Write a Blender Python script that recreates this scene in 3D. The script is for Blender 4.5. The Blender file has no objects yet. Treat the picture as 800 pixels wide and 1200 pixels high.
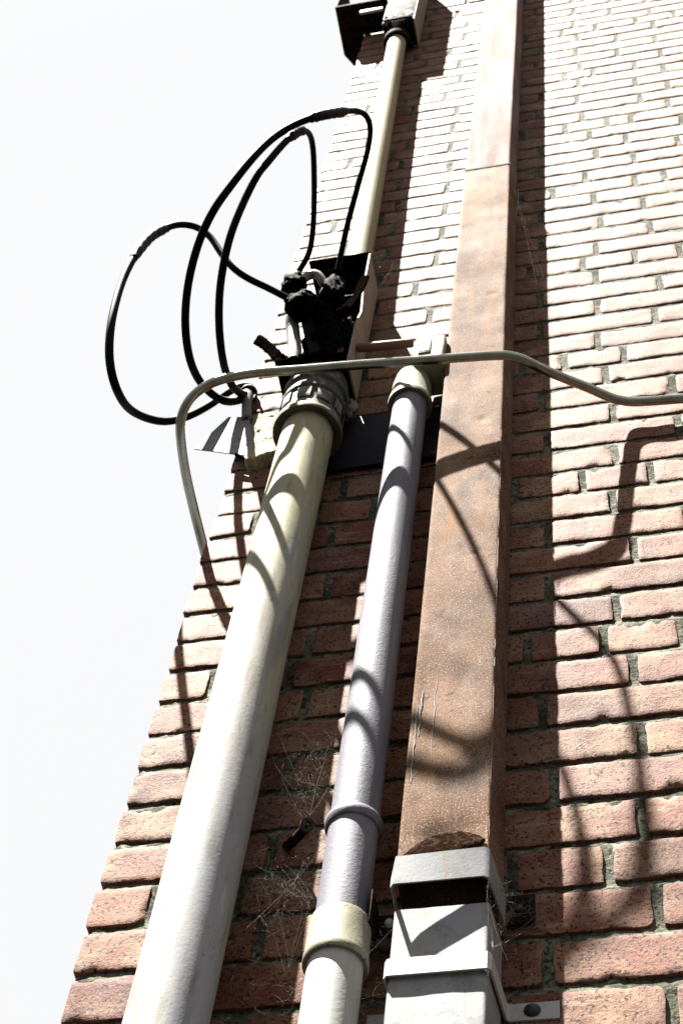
import bpy, bmesh, math, random
from mathutils import Vector, Matrix, noise

# ------------------------------------------------------------------ camera, sky, sun, exposure
Z0 = 3.0                                    # the measured strip of wall starts 3 m above the ground
S = bpy.context.scene
cam_d = bpy.data.cameras.new("camera")
cam = bpy.data.objects.new("camera", cam_d)
S.collection.objects.link(cam)
cam.location = (0.70226, -1.31868, -1.37584 + Z0)
cam.rotation_mode = 'XYZ'
cam.rotation_euler = (2.629506, -0.0913165, 0.1938371)
cam_d.sensor_fit = 'VERTICAL'
cam_d.sensor_height = 36.0
cam_d.lens = 2097.26 / 1200 * 36.0
cam_d.clip_start, cam_d.clip_end = 0.05, 2000.0
cam_d.dof.use_dof = True
cam_d.dof.focus_distance = 2.15
cam_d.dof.aperture_fstop = 18.0
S.camera = cam

SUN = Vector((-0.97, -1.0, 3.6)).normalized()          # towards the sun
elev = math.asin(SUN.z)
W = bpy.data.worlds.new("World")
S.world = W
W.use_nodes = True
wn = W.node_tree.nodes
wl = W.node_tree.links
bg = wn["Background"]
sky = wn.new("ShaderNodeTexSky")
sky.sky_type = 'NISHITA'
sky.sun_disc = False
sky.sun_elevation = elev
sky.sun_rotation = math.atan2(SUN.x, SUN.y)
bw = wn.new("ShaderNodeRGBToBW")                      # thin white haze: the sky's own luminance, nearly colourless and even
tint = wn.new("ShaderNodeMix")
tint.data_type = 'RGBA'
tint.inputs[0].default_value = 0.96
tint.inputs[7].default_value = (1.71, 1.715, 1.735, 1)
wl.new(sky.outputs[0], bw.inputs[0])
wl.new(bw.outputs[0], tint.inputs[6])
wl.new(tint.outputs[2], bg.inputs["Color"])
bg.inputs["Strength"].default_value = 0.05
sun_d = bpy.data.lights.new("sun", 'SUN')
sun_d.energy = 5.0
sun_d.angle = math.radians(0.5)
sun_d.color = (1.0, 0.955, 0.875)
sun = bpy.data.objects.new("sun", sun_d)
sun.rotation_euler = SUN.to_track_quat('Z', 'Y').to_euler()
sun.location = (-3, -4, 12)
S.collection.objects.link(sun)
S.view_settings.view_transform = 'Standard'
S.view_settings.look = 'None'
S.view_settings.gamma = 1.0
S.view_settings.exposure = 3.46
S.view_settings.use_curve_mapping = False
S.cycles.max_bounces = 6
S.cycles.diffuse_bounces = 2

rnd = random.Random(11)
COL = S.collection

# ------------------------------------------------------------------ mesh helpers
def nz(x, y, z, s=1.0):
    return noise.noise(Vector((x * s, y * s, z * s)))

class MB:
    """collects vertices and faces; build() links them as one mesh object"""
    def __init__(self):
        self.v, self.f = [], []
    def add(self, vs, fs):
        o = len(self.v)
        self.v += [tuple(q) for q in vs]
        self.f += [tuple(i + o for i in q) for q in fs]
    def box(self, x0, x1, y0, y1, z0, z1, bev=0.0, seg=2, M=None):
        bm = bmesh.new()
        bmesh.ops.create_cube(bm, size=1.0)
        for q in bm.verts:
            q.co = Vector(((x0 + x1) / 2 + q.co.x * (x1 - x0), (y0 + y1) / 2 + q.co.y * (y1 - y0), (z0 + z1) / 2 + q.co.z * (z1 - z0)))
        if bev:
            bmesh.ops.bevel(bm, geom=bm.edges[:], offset=bev, segments=seg, profile=0.5, affect='EDGES')
        if M:
            bm.transform(M)
        bm.verts.index_update()
        self.add([q.co[:] for q in bm.verts], [[q.index for q in f.verts] for f in bm.faces])
        bm.free()
        return self
    def lathe(self, prof, c=(0, 0, 0), axis=(0, 0, 1), n=40, a0=0.0, a1=2 * math.pi):
        """prof: list of (radius, height along the axis)"""
        ax = Vector(axis).normalized()
        M = ax.to_track_quat('Z', 'Y').to_matrix() if abs(ax.z) < 0.999 else Matrix.Identity(3)
        full = abs(a1 - a0 - 2 * math.pi) < 1e-6
        m = n if full else n + 1
        vs, fs = [], []
        for r, h in prof:
            for k in range(m):
                t = a0 + (a1 - a0) * k / n
                vs.append(M @ Vector((r * math.cos(t), r * math.sin(t), h)) + Vector(c))
        for i in range(len(prof) - 1):
            for k in range(n):
                k2 = (k + 1) % m
                fs.append((i * m + k, i * m + k2, (i + 1) * m + k2, (i + 1) * m + k))
        self.add(vs, fs)
        return self
    def tube(self, pts, rad, n=10, cap=True):
        """rad: number or function of t in 0..1 and angle"""
        P = [Vector(q) for q in pts]
        vs, fs = [], []
        T = [(P[min(i + 1, len(P) - 1)] - P[max(i - 1, 0)]).normalized() for i in range(len(P))]
        up = Vector((0.3, 0.2, 1.0))
        N = (up - T[0] * up.dot(T[0])).normalized()
        for i, q in enumerate(P):
            N = (N - T[i] * N.dot(T[i])).normalized()
            B = T[i].cross(N)
            for k in range(n):
                a = 2 * math.pi * k / n
                r = rad(i / (len(P) - 1), a) if callable(rad) else rad
                vs.append(q + (N * math.cos(a) + B * math.sin(a)) * r)
        for i in range(len(P) - 1):
            for k in range(n):
                k2 = (k + 1) % n
                fs.append((i * n + k, i * n + k2, (i + 1) * n + k2, (i + 1) * n + k))
        if cap:
            fs.append(tuple(range(n))[::-1])
            fs.append(tuple((len(P) - 1) * n + k for k in range(n)))
        self.add(vs, fs)
        return self
    def prism(self, poly, x0, x1, plane='yz'):
        """polygon in the yz / xz plane swept along x / y"""
        m = len(poly)
        if plane == 'yz':
            vs = [(x0, a, b) for a, b in poly] + [(x1, a, b) for a, b in poly]
        elif plane == 'xz':
            vs = [(a, x0, b) for a, b in poly] + [(a, x1, b) for a, b in poly]
        else:
            vs = [(a, b, x0) for a, b in poly] + [(a, b, x1) for a, b in poly]
        fs = [tuple(range(m))[::-1], tuple(range(m, 2 * m))]
        fs += [(i, (i + 1) % m, m + (i + 1) % m, m + i) for i in range(m)]
        self.add(vs, fs)
        return self
    def build(self, name, mat, parent=None, smooth=35, loc=None, lift=True):
        me = bpy.data.meshes.new(name)
        dz = Z0 if (lift and loc is None) else 0.0
        me.from_pydata([(x, y, z + dz) for x, y, z in self.v], [], self.f)
        bm = bmesh.new()
        bm.from_mesh(me)
        bmesh.ops.recalc_face_normals(bm, faces=bm.faces[:])
        bm.to_mesh(me)
        bm.free()
        me.materials.append(mat)
        if smooth:
            me.polygons.foreach_set("use_smooth", [True] * len(me.polygons))
            me.set_sharp_from_angle(angle=math.radians(smooth))
        o = bpy.data.objects.new(name, me)
        COL.objects.link(o)
        if loc is not None:
            o.location = (loc[0], loc[1], loc[2] + Z0)
        if parent is not None:
            o.parent = parent
        return o

def spline(pts, sub=8):
    P = [Vector(q) for q in pts]
    P = [P[0] * 2 - P[1]] + P + [P[-1] * 2 - P[-2]]
    out = []
    for i in range(1, len(P) - 2):
        a, b, c, d = P[i - 1], P[i], P[i + 1], P[i + 2]
        for k in range(sub):
            t = k / sub
            out.append(0.5 * ((2 * b) + (c - a) * t + (2 * a - 5 * b + 4 * c - d) * t * t + (3 * b - a - 3 * c + d) * t ** 3))
    out.append(P[-2])
    return out

def smoothpts(pts, it=2):
    P = [Vector(q) for q in pts]
    for _ in range(it):
        P = [P[0]] + [(P[i - 1] + P[i] * 2 + P[i + 1]) / 4 for i in range(1, len(P) - 1)] + [P[-1]]
    return P

def tag(o, label, cat, group=None, kind=None):
    o['label'] = label
    o['category'] = cat
    if group:
        o['group'] = group
    if kind:
        o['kind'] = kind
    return o

def thing(name, label, cat, group=None):
    o = bpy.data.objects.new(name, None)
    o.empty_display_size = 0.05
    COL.objects.link(o)
    return tag(o, label, cat, group)

# ------------------------------------------------------------------ materials
def mat(name, base, rough=0.6, spec=0.5, metal=0.0, layers=(), bump=(), rand=0.0, rvar=None, crack=None, zmix=None, wstain=None):
    """layers: (colour, noise scale, lo, hi, amount, stretch xyz); bump: (scale, strength, distance, detail)"""
    m = bpy.data.materials.new(name)
    m.use_nodes = True
    N, L = m.node_tree.nodes, m.node_tree.links
    b = N["Principled BSDF"]
    b.inputs["Roughness"].default_value = rough
    b.inputs["Specular IOR Level"].default_value = spec * 0.35
    b.inputs["Metallic"].default_value = metal
    tc = N.new("ShaderNodeTexCoord")
    oi = N.new("ShaderNodeObjectInfo")
    mul = N.new("ShaderNodeMath"); mul.operation = 'MULTIPLY'; mul.inputs[1].default_value = 57.0
    L.new(oi.outputs["Random"], mul.inputs[0])
    add = N.new("ShaderNodeVectorMath"); add.operation = 'ADD'
    L.new(tc.outputs["Object"], add.inputs[0])
    L.new(mul.outputs[0], add.inputs[1])
    vec = add.outputs[0]
    if isinstance(base, list):                    # a ramp over the object's random number
        cr = N.new("ShaderNodeValToRGB")
        cr.color_ramp.interpolation = 'LINEAR'
        e = cr.color_ramp.elements
        while len(e) < len(base):
            e.new(0.5)
        for i, c in enumerate(base):
            e[i].position = i / (len(base) - 1)
            e[i].color = (*c, 1)
        L.new(oi.outputs["Random"], cr.inputs[0])
        col = cr.outputs[0]
    else:
        r = N.new("ShaderNodeRGB"); r.outputs[0].default_value = (*base, 1)
        col = r.outputs[0]
    def tex(scale, detail, stretch=None, rgh=0.6, seed=0.0):
        mp = N.new("ShaderNodeMapping")
        mp.inputs["Location"].default_value = (seed, seed * 1.7, seed * 0.6)
        if stretch:
            mp.inputs["Scale"].default_value = stretch
        L.new(vec, mp.inputs[0])
        t = N.new("ShaderNodeTexNoise")
        t.inputs["Scale"].default_value = scale
        t.inputs["Detail"].default_value = detail
        t.inputs["Roughness"].default_value = rgh
        L.new(mp.outputs[0], t.inputs["Vector"])
        return t.outputs[0]
    if zmix:                                      # a second coat of paint that starts part way up
        c, z0, z1, amt = zmix
        sp = N.new("ShaderNodeSeparateXYZ"); L.new(tc.outputs["Object"], sp.inputs[0])
        wob = N.new("ShaderNodeMath"); wob.operation = 'MULTIPLY_ADD'; wob.inputs[1].default_value = 0.9; wob.inputs[2].default_value = -0.45
        L.new(tex(4.0, 4.0, (3, 3, 0.8), seed=51.0), wob.inputs[0])
        ad = N.new("ShaderNodeMath"); ad.operation = 'ADD'
        L.new(sp.outputs[2], ad.inputs[0]); L.new(wob.outputs[0], ad.inputs[1])
        mr = N.new("ShaderNodeMapRange")
        mr.inputs[1].default_value, mr.inputs[2].default_value = z0, z1
        mr.inputs[3].default_value, mr.inputs[4].default_value = 0.0, amt
        L.new(ad.outputs[0], mr.inputs[0])
        mx = N.new("ShaderNodeMix"); mx.data_type = 'RGBA'
        L.new(mr.outputs[0], mx.inputs[0]); L.new(col, mx.inputs[6])
        mx.inputs[7].default_value = (*c, 1)
        col = mx.outputs[2]
    for i, ly in enumerate(layers):
        c, sc, lo, hi, amt = ly[:5]
        st = ly[5] if len(ly) > 5 else None
        t = tex(sc, 5.0, st, seed=3.1 * (i + 1))
        mr = N.new("ShaderNodeMapRange")
        mr.inputs[1].default_value, mr.inputs[2].default_value = lo, hi
        mr.inputs[3].default_value, mr.inputs[4].default_value = 0.0, amt
        L.new(t, mr.inputs[0])
        mx = N.new("ShaderNodeMix"); mx.data_type = 'RGBA'
        L.new(mr.outputs[0], mx.inputs[0])
        L.new(col, mx.inputs[6])
        mx.inputs[7].default_value = (*c, 1)
        col = mx.outputs[2]
    if wstain:                                    # broad grime that runs on from piece to piece
        c, sc, lo, hi, amt = wstain
        ge = N.new("ShaderNodeNewGeometry")
        mp = N.new("ShaderNodeMapping"); mp.inputs["Scale"].default_value = (1.3, 1.0, 0.6)
        L.new(ge.outputs["Position"], mp.inputs[0])
        tn = N.new("ShaderNodeTexNoise"); tn.inputs["Scale"].default_value = sc; tn.inputs["Detail"].default_value = 7.0; tn.inputs["Roughness"].default_value = 0.68
        L.new(mp.outputs[0], tn.inputs["Vector"])
        mr = N.new("ShaderNodeMapRange")
        mr.inputs[1].default_value, mr.inputs[2].default_value = lo, hi
        mr.inputs[3].default_value, mr.inputs[4].default_value = 0.0, amt
        L.new(tn.outputs[0], mr.inputs[0])
        mx = N.new("ShaderNodeMix"); mx.data_type = 'RGBA'
        L.new(mr.outputs[0], mx.inputs[0]); L.new(col, mx.inputs[6])
        mx.inputs[7].default_value = (*c, 1)
        col = mx.outputs[2]
    if crack:                                     # thin dark contour lines, present only in patches
        t = tex(crack[0], 3.0, seed=31.0)
        sb = N.new("ShaderNodeMath"); sb.operation = 'SUBTRACT'; sb.inputs[1].default_value = 0.5
        ab = N.new("ShaderNodeMath"); ab.operation = 'ABSOLUTE'
        L.new(t, sb.inputs[0]); L.new(sb.outputs[0], ab.inputs[0])
        mr = N.new("ShaderNodeMapRange")
        mr.inputs[1].default_value, mr.inputs[2].default_value = 0.0, crack[1]
        mr.inputs[3].default_value, mr.inputs[4].default_value = 0.85, 0.0
        L.new(ab.outputs[0], mr.inputs[0])
        gate = N.new("ShaderNodeMapRange")
        gate.inputs[1].default_value, gate.inputs[2].default_value = 0.55, 0.62
        L.new(tex(9.0, 2.0, seed=43.0), gate.inputs[0])
        ml = N.new("ShaderNodeMath"); ml.operation = 'MULTIPLY'
        L.new(mr.outputs[0], ml.inputs[0]); L.new(gate.outputs[0], ml.inputs[1])
        mx = N.new("ShaderNodeMix"); mx.data_type = 'RGBA'
        L.new(ml.outputs[0], mx.inputs[0]); L.new(col, mx.inputs[6])
        mx.inputs[7].default_value = (*crack[2], 1)
        col = mx.outputs[2]
    L.new(col, b.inputs["Base Color"])
    if rvar:
        t = tex(rvar[0], 4.0, seed=9.0)
        mr = N.new("ShaderNodeMapRange")
        mr.inputs[1].default_value, mr.inputs[2].default_value = 0.3, 0.7
        mr.inputs[3].default_value, mr.inputs[4].default_value = rvar[1], rvar[2]
        L.new(t, mr.inputs[0])
        L.new(mr.outputs[0], b.inputs["Roughness"])
    prev = None
    for i, (sc, st, dist, det) in enumerate(bump):
        t = tex(sc, det, seed=17.0 + 5 * i)
        bp = N.new("ShaderNodeBump")
        bp.inputs["Strength"].default_value = st
        bp.inputs["Distance"].default_value = dist
        L.new(t, bp.inputs["Height"])
        if prev:
            L.new(prev, bp.inputs["Normal"])
        prev = bp.outputs[0]
    if prev:
        L.new(prev, b.inputs["Normal"])
    return m

M = {}
M['brick'] = mat("brick", [(0.060, 0.0158, 0.0121), (0.120, 0.0486, 0.0288), (0.085, 0.0252, 0.0177), (0.132, 0.0612, 0.0381), (0.070, 0.0189, 0.0153), (0.124, 0.0540, 0.0326), (0.088, 0.0261, 0.0214), (0.115, 0.0540, 0.0363), (0.062, 0.0193, 0.0153), (0.128, 0.0675, 0.0446)],
    0.74, 0.21, wstain=((0.030, 0.018, 0.014), 3.2, 0.50, 0.68, 0.55), layers=[((0.20, 0.138, 0.082), 13, 0.44, 0.70, 0.65), ((0.052, 0.018, 0.0155), 30, 0.54, 0.74, 0.55, (1, 1, 2.5)), ((0.105, 0.060, 0.055), 8, 0.52, 0.66, 0.5),
                       ((0.235, 0.19, 0.135), 45, 0.58, 0.74, 0.55, (0.35, 1, 2.2)), ((0.27, 0.23, 0.175), 330, 0.60, 0.68, 0.45), ((0.005, 0.003, 0.0026), 230, 0.565, 0.61, 0.92), ((0.006, 0.0038, 0.003), 95, 0.635, 0.66, 0.92)],
    bump=[(60, 0.18, 0.003, 5), (300, 0.55, 0.0013, 4)], crack=(26, 0.012, (0.012, 0.006, 0.005)))
M['mortar'] = mat("mortar", (0.082, 0.082, 0.062), 0.9, 0.1, layers=[((0.015, 0.016, 0.009), 22, 0.40, 0.60, 0.85), ((0.18, 0.18, 0.15), 60, 0.56, 0.7, 0.7), ((0.005, 0.005, 0.004), 150, 0.52, 0.61, 0.85)],
    bump=[(160, 0.8, 0.003, 6), (600, 0.6, 0.001, 3)])
M['conduit'] = mat("conduit_paint", (0.165, 0.165, 0.178), 0.66, 0.18, layers=[((0.215, 0.205, 0.125), 5, 0.46, 0.64, 0.6, (3.2, 3.2, 0.5)), ((0.135, 0.14, 0.16), 14, 0.52, 0.68, 0.7, (3.5, 3.5, 0.25)),
    ((0.080, 0.080, 0.086), 10, 0.54, 0.68, 0.5, (3.5, 3.5, 0.4)), ((0.10, 0.095, 0.07), 24, 0.56, 0.66, 0.6, (3, 3, 0.6)), ((0.055, 0.045, 0.03), 190, 0.64, 0.70, 0.7), ((0.26, 0.26, 0.25), 30, 0.58, 0.68, 0.5, (2, 2, 0.25)), ((0.05, 0.035, 0.02), 40, 0.71, 0.74, 0.6)], bump=[(30, 0.10, 0.003, 4), (230, 0.18, 0.001, 4)], zmix=((0.190, 0.176, 0.098), Z0 + 0.15, Z0 + 1.05, 0.9))
M['cream'] = mat("cream_paint", (0.165, 0.145, 0.075), 0.6, 0.25, layers=[((0.125, 0.11, 0.065), 16, 0.45, 0.65, 0.7, (2, 2, 0.4)), ((0.07, 0.055, 0.03), 120, 0.64, 0.72, 0.6)], bump=[(40, 0.1, 0.003, 5), (240, 0.25, 0.001, 4)])
M['greypipe'] = mat("grey_primer", (0.074, 0.072, 0.090), 0.62, 0.25, layers=[((0.12, 0.12, 0.135), 18, 0.45, 0.65, 0.6, (2, 2, 0.3)), ((0.03, 0.028, 0.03), 170, 0.62, 0.70, 0.55), ((0.05, 0.048, 0.058), 12, 0.55, 0.68, 0.6, (3, 3, 0.3))], bump=[(40, 0.1, 0.003, 4), (260, 0.4, 0.0012, 4)])
M['whitepipe'] = mat("white_paint", (0.225, 0.225, 0.215), 0.6, 0.25, layers=[((0.165, 0.155, 0.11), 12, 0.45, 0.65, 0.6, (2, 2, 0.4)), ((0.055, 0.028, 0.018), 36, 0.67, 0.71, 0.9, (1.6, 1.6, 0.7))], bump=[(30, 0.1, 0.003, 5), (200, 0.25, 0.001, 4)])
M['sleeve'] = mat("sleeve_paint", (0.140, 0.135, 0.098), 0.65, 0.25, layers=[((0.085, 0.080, 0.055), 25, 0.42, 0.65, 0.75), ((0.038, 0.034, 0.022), 120, 0.60, 0.68, 0.65), ((0.18, 0.175, 0.14), 50, 0.6, 0.72, 0.5)], bump=[(50, 0.2, 0.003, 5), (300, 0.3, 0.001, 4)])
M['darkiron'] = mat("dark_iron", (0.0075, 0.0052, 0.004), 0.8, 0.04, layers=[((0.024, 0.012, 0.007), 60, 0.5, 0.65, 0.7)], bump=[(90, 0.4, 0.003, 5)])
M['rust'] = mat("rusted_sheet", (0.066, 0.034, 0.0185), 0.82, 0.08, layers=[((0.108, 0.062, 0.035), 7, 0.42, 0.60, 0.85, (1.3, 1.3, 0.8)), ((0.036, 0.0175, 0.0095), 12, 0.46, 0.62, 0.8, (1.3, 1.3, 0.8)),
    ((0.14, 0.115, 0.10), 9, 0.54, 0.70, 0.5, (1.5, 1.5, 0.7)), ((0.25, 0.21, 0.185), 480, 0.54, 0.63, 0.6), ((0.018, 0.009, 0.005), 420, 0.56, 0.64, 0.75), ((0.020, 0.010, 0.006), 60, 0.62, 0.69, 0.75), ((0.15, 0.070, 0.022), 5, 0.58, 0.70, 0.5, (3, 3, 0.4))],
    bump=[(450, 0.45, 0.0008, 3), (9, 0.25, 0.006, 3)], rvar=(8, 0.76, 0.88), zmix=((0.150, 0.078, 0.031), Z0 + 1.9, Z0 + 2.5, 0.8))
M['rustup'] = mat("faded_sheet", (0.105, 0.070, 0.060), 0.80, 0.05, layers=[((0.140, 0.118, 0.128), 7, 0.42, 0.6, 0.85, (2, 2, 0.5)), ((0.07, 0.036, 0.022), 9, 0.52, 0.68, 0.7, (3, 3, 0.25)), ((0.05, 0.025, 0.016), 60, 0.62, 0.7, 0.6)], bump=[(300, 0.2, 0.0008, 3), (9, 0.2, 0.006, 3)])
M['dirt'] = mat("dirt_crust", (0.010, 0.006, 0.004), 0.9, 0.0, layers=[((0.032, 0.020, 0.013), 140, 0.5, 0.62, 0.8)], bump=[(260, 0.8, 0.003, 5)])
M['zinc'] = mat("grey_sheet", (0.145, 0.150, 0.160), 0.70, 0.22, layers=[((0.15, 0.145, 0.12), 14, 0.45, 0.65, 0.6, (2, 2, 0.4)), ((0.08, 0.08, 0.088), 40, 0.52, 0.66, 0.5), ((0.13, 0.075, 0.022), 16, 0.60, 0.72, 0.75, (3, 3, 0.2)), ((0.04, 0.036, 0.03), 200, 0.64, 0.70, 0.6)], bump=[(40, 0.15, 0.002, 5), (260, 0.2, 0.001, 3)])
M['strap'] = mat("strap_paint", (0.24, 0.24, 0.23), 0.6, 0.25, layers=[((0.16, 0.155, 0.13), 30, 0.5, 0.68, 0.6), ((0.025, 0.022, 0.02), 120, 0.66, 0.70, 0.7)], bump=[(90, 0.2, 0.002, 4)])
M['galv'] = mat("galvanised_tube", (0.20, 0.20, 0.17), 0.20, 1.0, metal=1.0, layers=[((0.13, 0.13, 0.108), 40, 0.45, 0.65, 0.7), ((0.22, 0.14, 0.06), 26, 0.62, 0.74, 0.5)], bump=[(300, 0.2, 0.0008, 4)])
M['cable'] = mat("black_cable", (0.0020, 0.0020, 0.0030), 0.6, 0.06, layers=[((0.004, 0.0035, 0.0035), 50, 0.45, 0.65, 0.8)], bump=[(200, 0.2, 0.0006, 3)])
M['cableend'] = mat("rusty_cable_end", (0.010, 0.006, 0.0045), 0.6, 0.25, bump=[(200, 0.3, 0.001, 3)])
M['tape'] = mat("black_tape", (0.003, 0.0026, 0.0035), 0.55, 0.2, layers=[((0.010, 0.006, 0.005), 90, 0.55, 0.7, 0.6)], bump=[(130, 0.5, 0.002, 5)])
M['char'] = mat("charred_tape", (0.0009, 0.0008, 0.001), 0.75, 0.02, layers=[((0.0035, 0.003, 0.003), 110, 0.55, 0.68, 0.7), ((0.05, 0.045, 0.042), 260, 0.74, 0.77, 0.5)], bump=[(60, 0.6, 0.006, 6), (260, 0.5, 0.002, 4)])
M['burnt'] = mat("burnt_sheet", (0.0018, 0.0013, 0.0011), 0.8, 0.0, layers=[((0.009, 0.0048, 0.003), 35, 0.54, 0.68, 0.7), ((0.05, 0.043, 0.04), 160, 0.71, 0.75, 0.5)], bump=[(120, 0.6, 0.004, 6)])
M['flaked'] = mat("flaking_burnt_paint", (0.004, 0.003, 0.003), 0.8, 0.15, layers=[((0.10, 0.095, 0.095), 22, 0.55, 0.60, 0.9), ((0.22, 0.21, 0.20), 30, 0.60, 0.64, 0.8)], bump=[(60, 0.6, 0.004, 6)])
M['beige'] = mat("beige_sheet", (0.165, 0.132, 0.105), 0.65, 0.25, layers=[((0.11, 0.08, 0.062), 15, 0.45, 0.65, 0.6), ((0.03, 0.017, 0.013), 40, 0.62, 0.72, 0.7)], bump=[(80, 0.25, 0.002, 4)])
M['greytube'] = mat("pale_grey_tube", (0.095, 0.097, 0.10), 0.55, 0.25, layers=[((0.04, 0.04, 0.044), 40, 0.48, 0.68, 0.7)], bump=[(120, 0.3, 0.002, 4)])
M['grime'] = mat("grimy_metal", (0.030, 0.029, 0.024), 0.7, 0.25, layers=[((0.10, 0.10, 0.092), 45, 0.52, 0.66, 0.8), ((0.012, 0.010, 0.008), 90, 0.55, 0.65, 0.8)], bump=[(120, 0.4, 0.002, 4)])
M['nut'] = mat("dull_nut", (0.075, 0.075, 0.068), 0.65, 0.2, layers=[((0.025, 0.022, 0.017), 50, 0.48, 0.62, 0.85), ((0.14, 0.14, 0.13), 90, 0.6, 0.7, 0.7)], bump=[(120, 0.4, 0.002, 4)])
M['collar'] = mat("olive_collar", (0.085, 0.078, 0.048), 0.65, 0.25, layers=[((0.04, 0.035, 0.02), 30, 0.45, 0.62, 0.8), ((0.14, 0.135, 0.10), 60, 0.6, 0.7, 0.6)], bump=[(60, 0.3, 0.002, 4)])
M['redpipe'] = mat("pink_nipple", (0.12, 0.065, 0.05), 0.6, 0.25, bump=[(120, 0.3, 0.002, 4)])
M['navy'] = mat("dark_plate", (0.0045, 0.0045, 0.008), 0.7, 0.2, layers=[((0.010, 0.010, 0.013), 30, 0.5, 0.7, 0.6)], bump=[(100, 0.3, 0.002, 4)])
M['cement'] = mat("cement_render", (0.20, 0.178, 0.112), 0.85, 0.2, layers=[((0.12, 0.10, 0.058), 30, 0.50, 0.67, 0.7), ((0.03, 0.023, 0.014), 120, 0.63, 0.7, 0.6)], bump=[(70, 0.5, 0.004, 6), (300, 0.5, 0.001, 3)])
M['screw'] = mat("dark_screw", (0.022, 0.02, 0.023), 0.45, 0.4, metal=0.3, bump=[(200, 0.4, 0.001, 3)])
M['ink'] = mat("dark_print", (0.015, 0.014, 0.015), 0.6, 0.3)
M['web'] = mat("cobweb", (0.12, 0.115, 0.10), 0.8, 0.2)
M['ground'] = mat("asphalt", (0.014, 0.0135, 0.013), 0.9, 0.2, layers=[((0.02, 0.019, 0.018), 6, 0.45, 0.65, 0.7)], bump=[(60, 0.5, 0.01, 5)])

# ------------------------------------------------------------------ ground
g = MB()
g.add([(-400, -400, 0), (400, -400, 0), (400, 400, 0), (-400, 400, 0)], [(0, 1, 2, 3)])
go = g.build('ground', M['ground'], smooth=0, lift=False)
go['kind'] = 'structure'

# ------------------------------------------------------------------ brick wall
C = 0.075            # course height
J = 0.0128           # joint
MEAS = {-1: [.655], 0: [.532], 1: [.211, .65], 2: [.493, .6], 3: [.205, .64], 4: [.542], 5: [.649], 6: [.529], 7: [.213, .646],
        8: [.509, .611, .713], 9: [.203, .631], 10: [.54], 11: [.214, .662], 12: [.539], 13: [.205, .638], 14: [.266, .49, .594, .699],
        15: [.21, .648], 16: [.541], 17: [.65], 18: [.534, .753], 19: [.644], 20: [.575, .678], 21: [.635], 22: [.532, .742], 23: [.64],
        24: [.76], 25: [.642], 26: [.512, .619, .721], 27: [.647], 28: [.76], 29: [.662], 30: [.323, .754], 31: [.652], 32: [.323, .564, .744],
        33: [.211], 34: [.322], 35: [.205, .667], 36: [.324, .738], 37: [.2, .656, .872], 38: [.318, .757], 39: [.206], 40: [.318, .659, .787],
        42: [.323, .783], 43: [.203], 44: [.68, .788]}

def joints(n, xmax):
    """x of the upright joints of a course: five stretcher courses to one header course"""
    r = random.Random(1000 + n)
    if n % 6 == 2:
        js = [0.072 + 0.1055 * k for k in range(int(xmax / 0.1055) + 2)]
    elif n % 2:
        js = [0.208 + 0.216 * k for k in range(int(xmax / 0.216) + 2)]
    else:
        js = [0.102 + 0.2163 * k for k in range(int(xmax / 0.216) + 2)]
    js = [j + r.uniform(-0.007, 0.007) for j in js]
    for q in MEAS.get(n, []):
        k = min(range(len(js)), key=lambda i: abs(js[i] - q))
        if abs(js[k] - q) < 0.06:
            js[k] = q
    return sorted(js)

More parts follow.
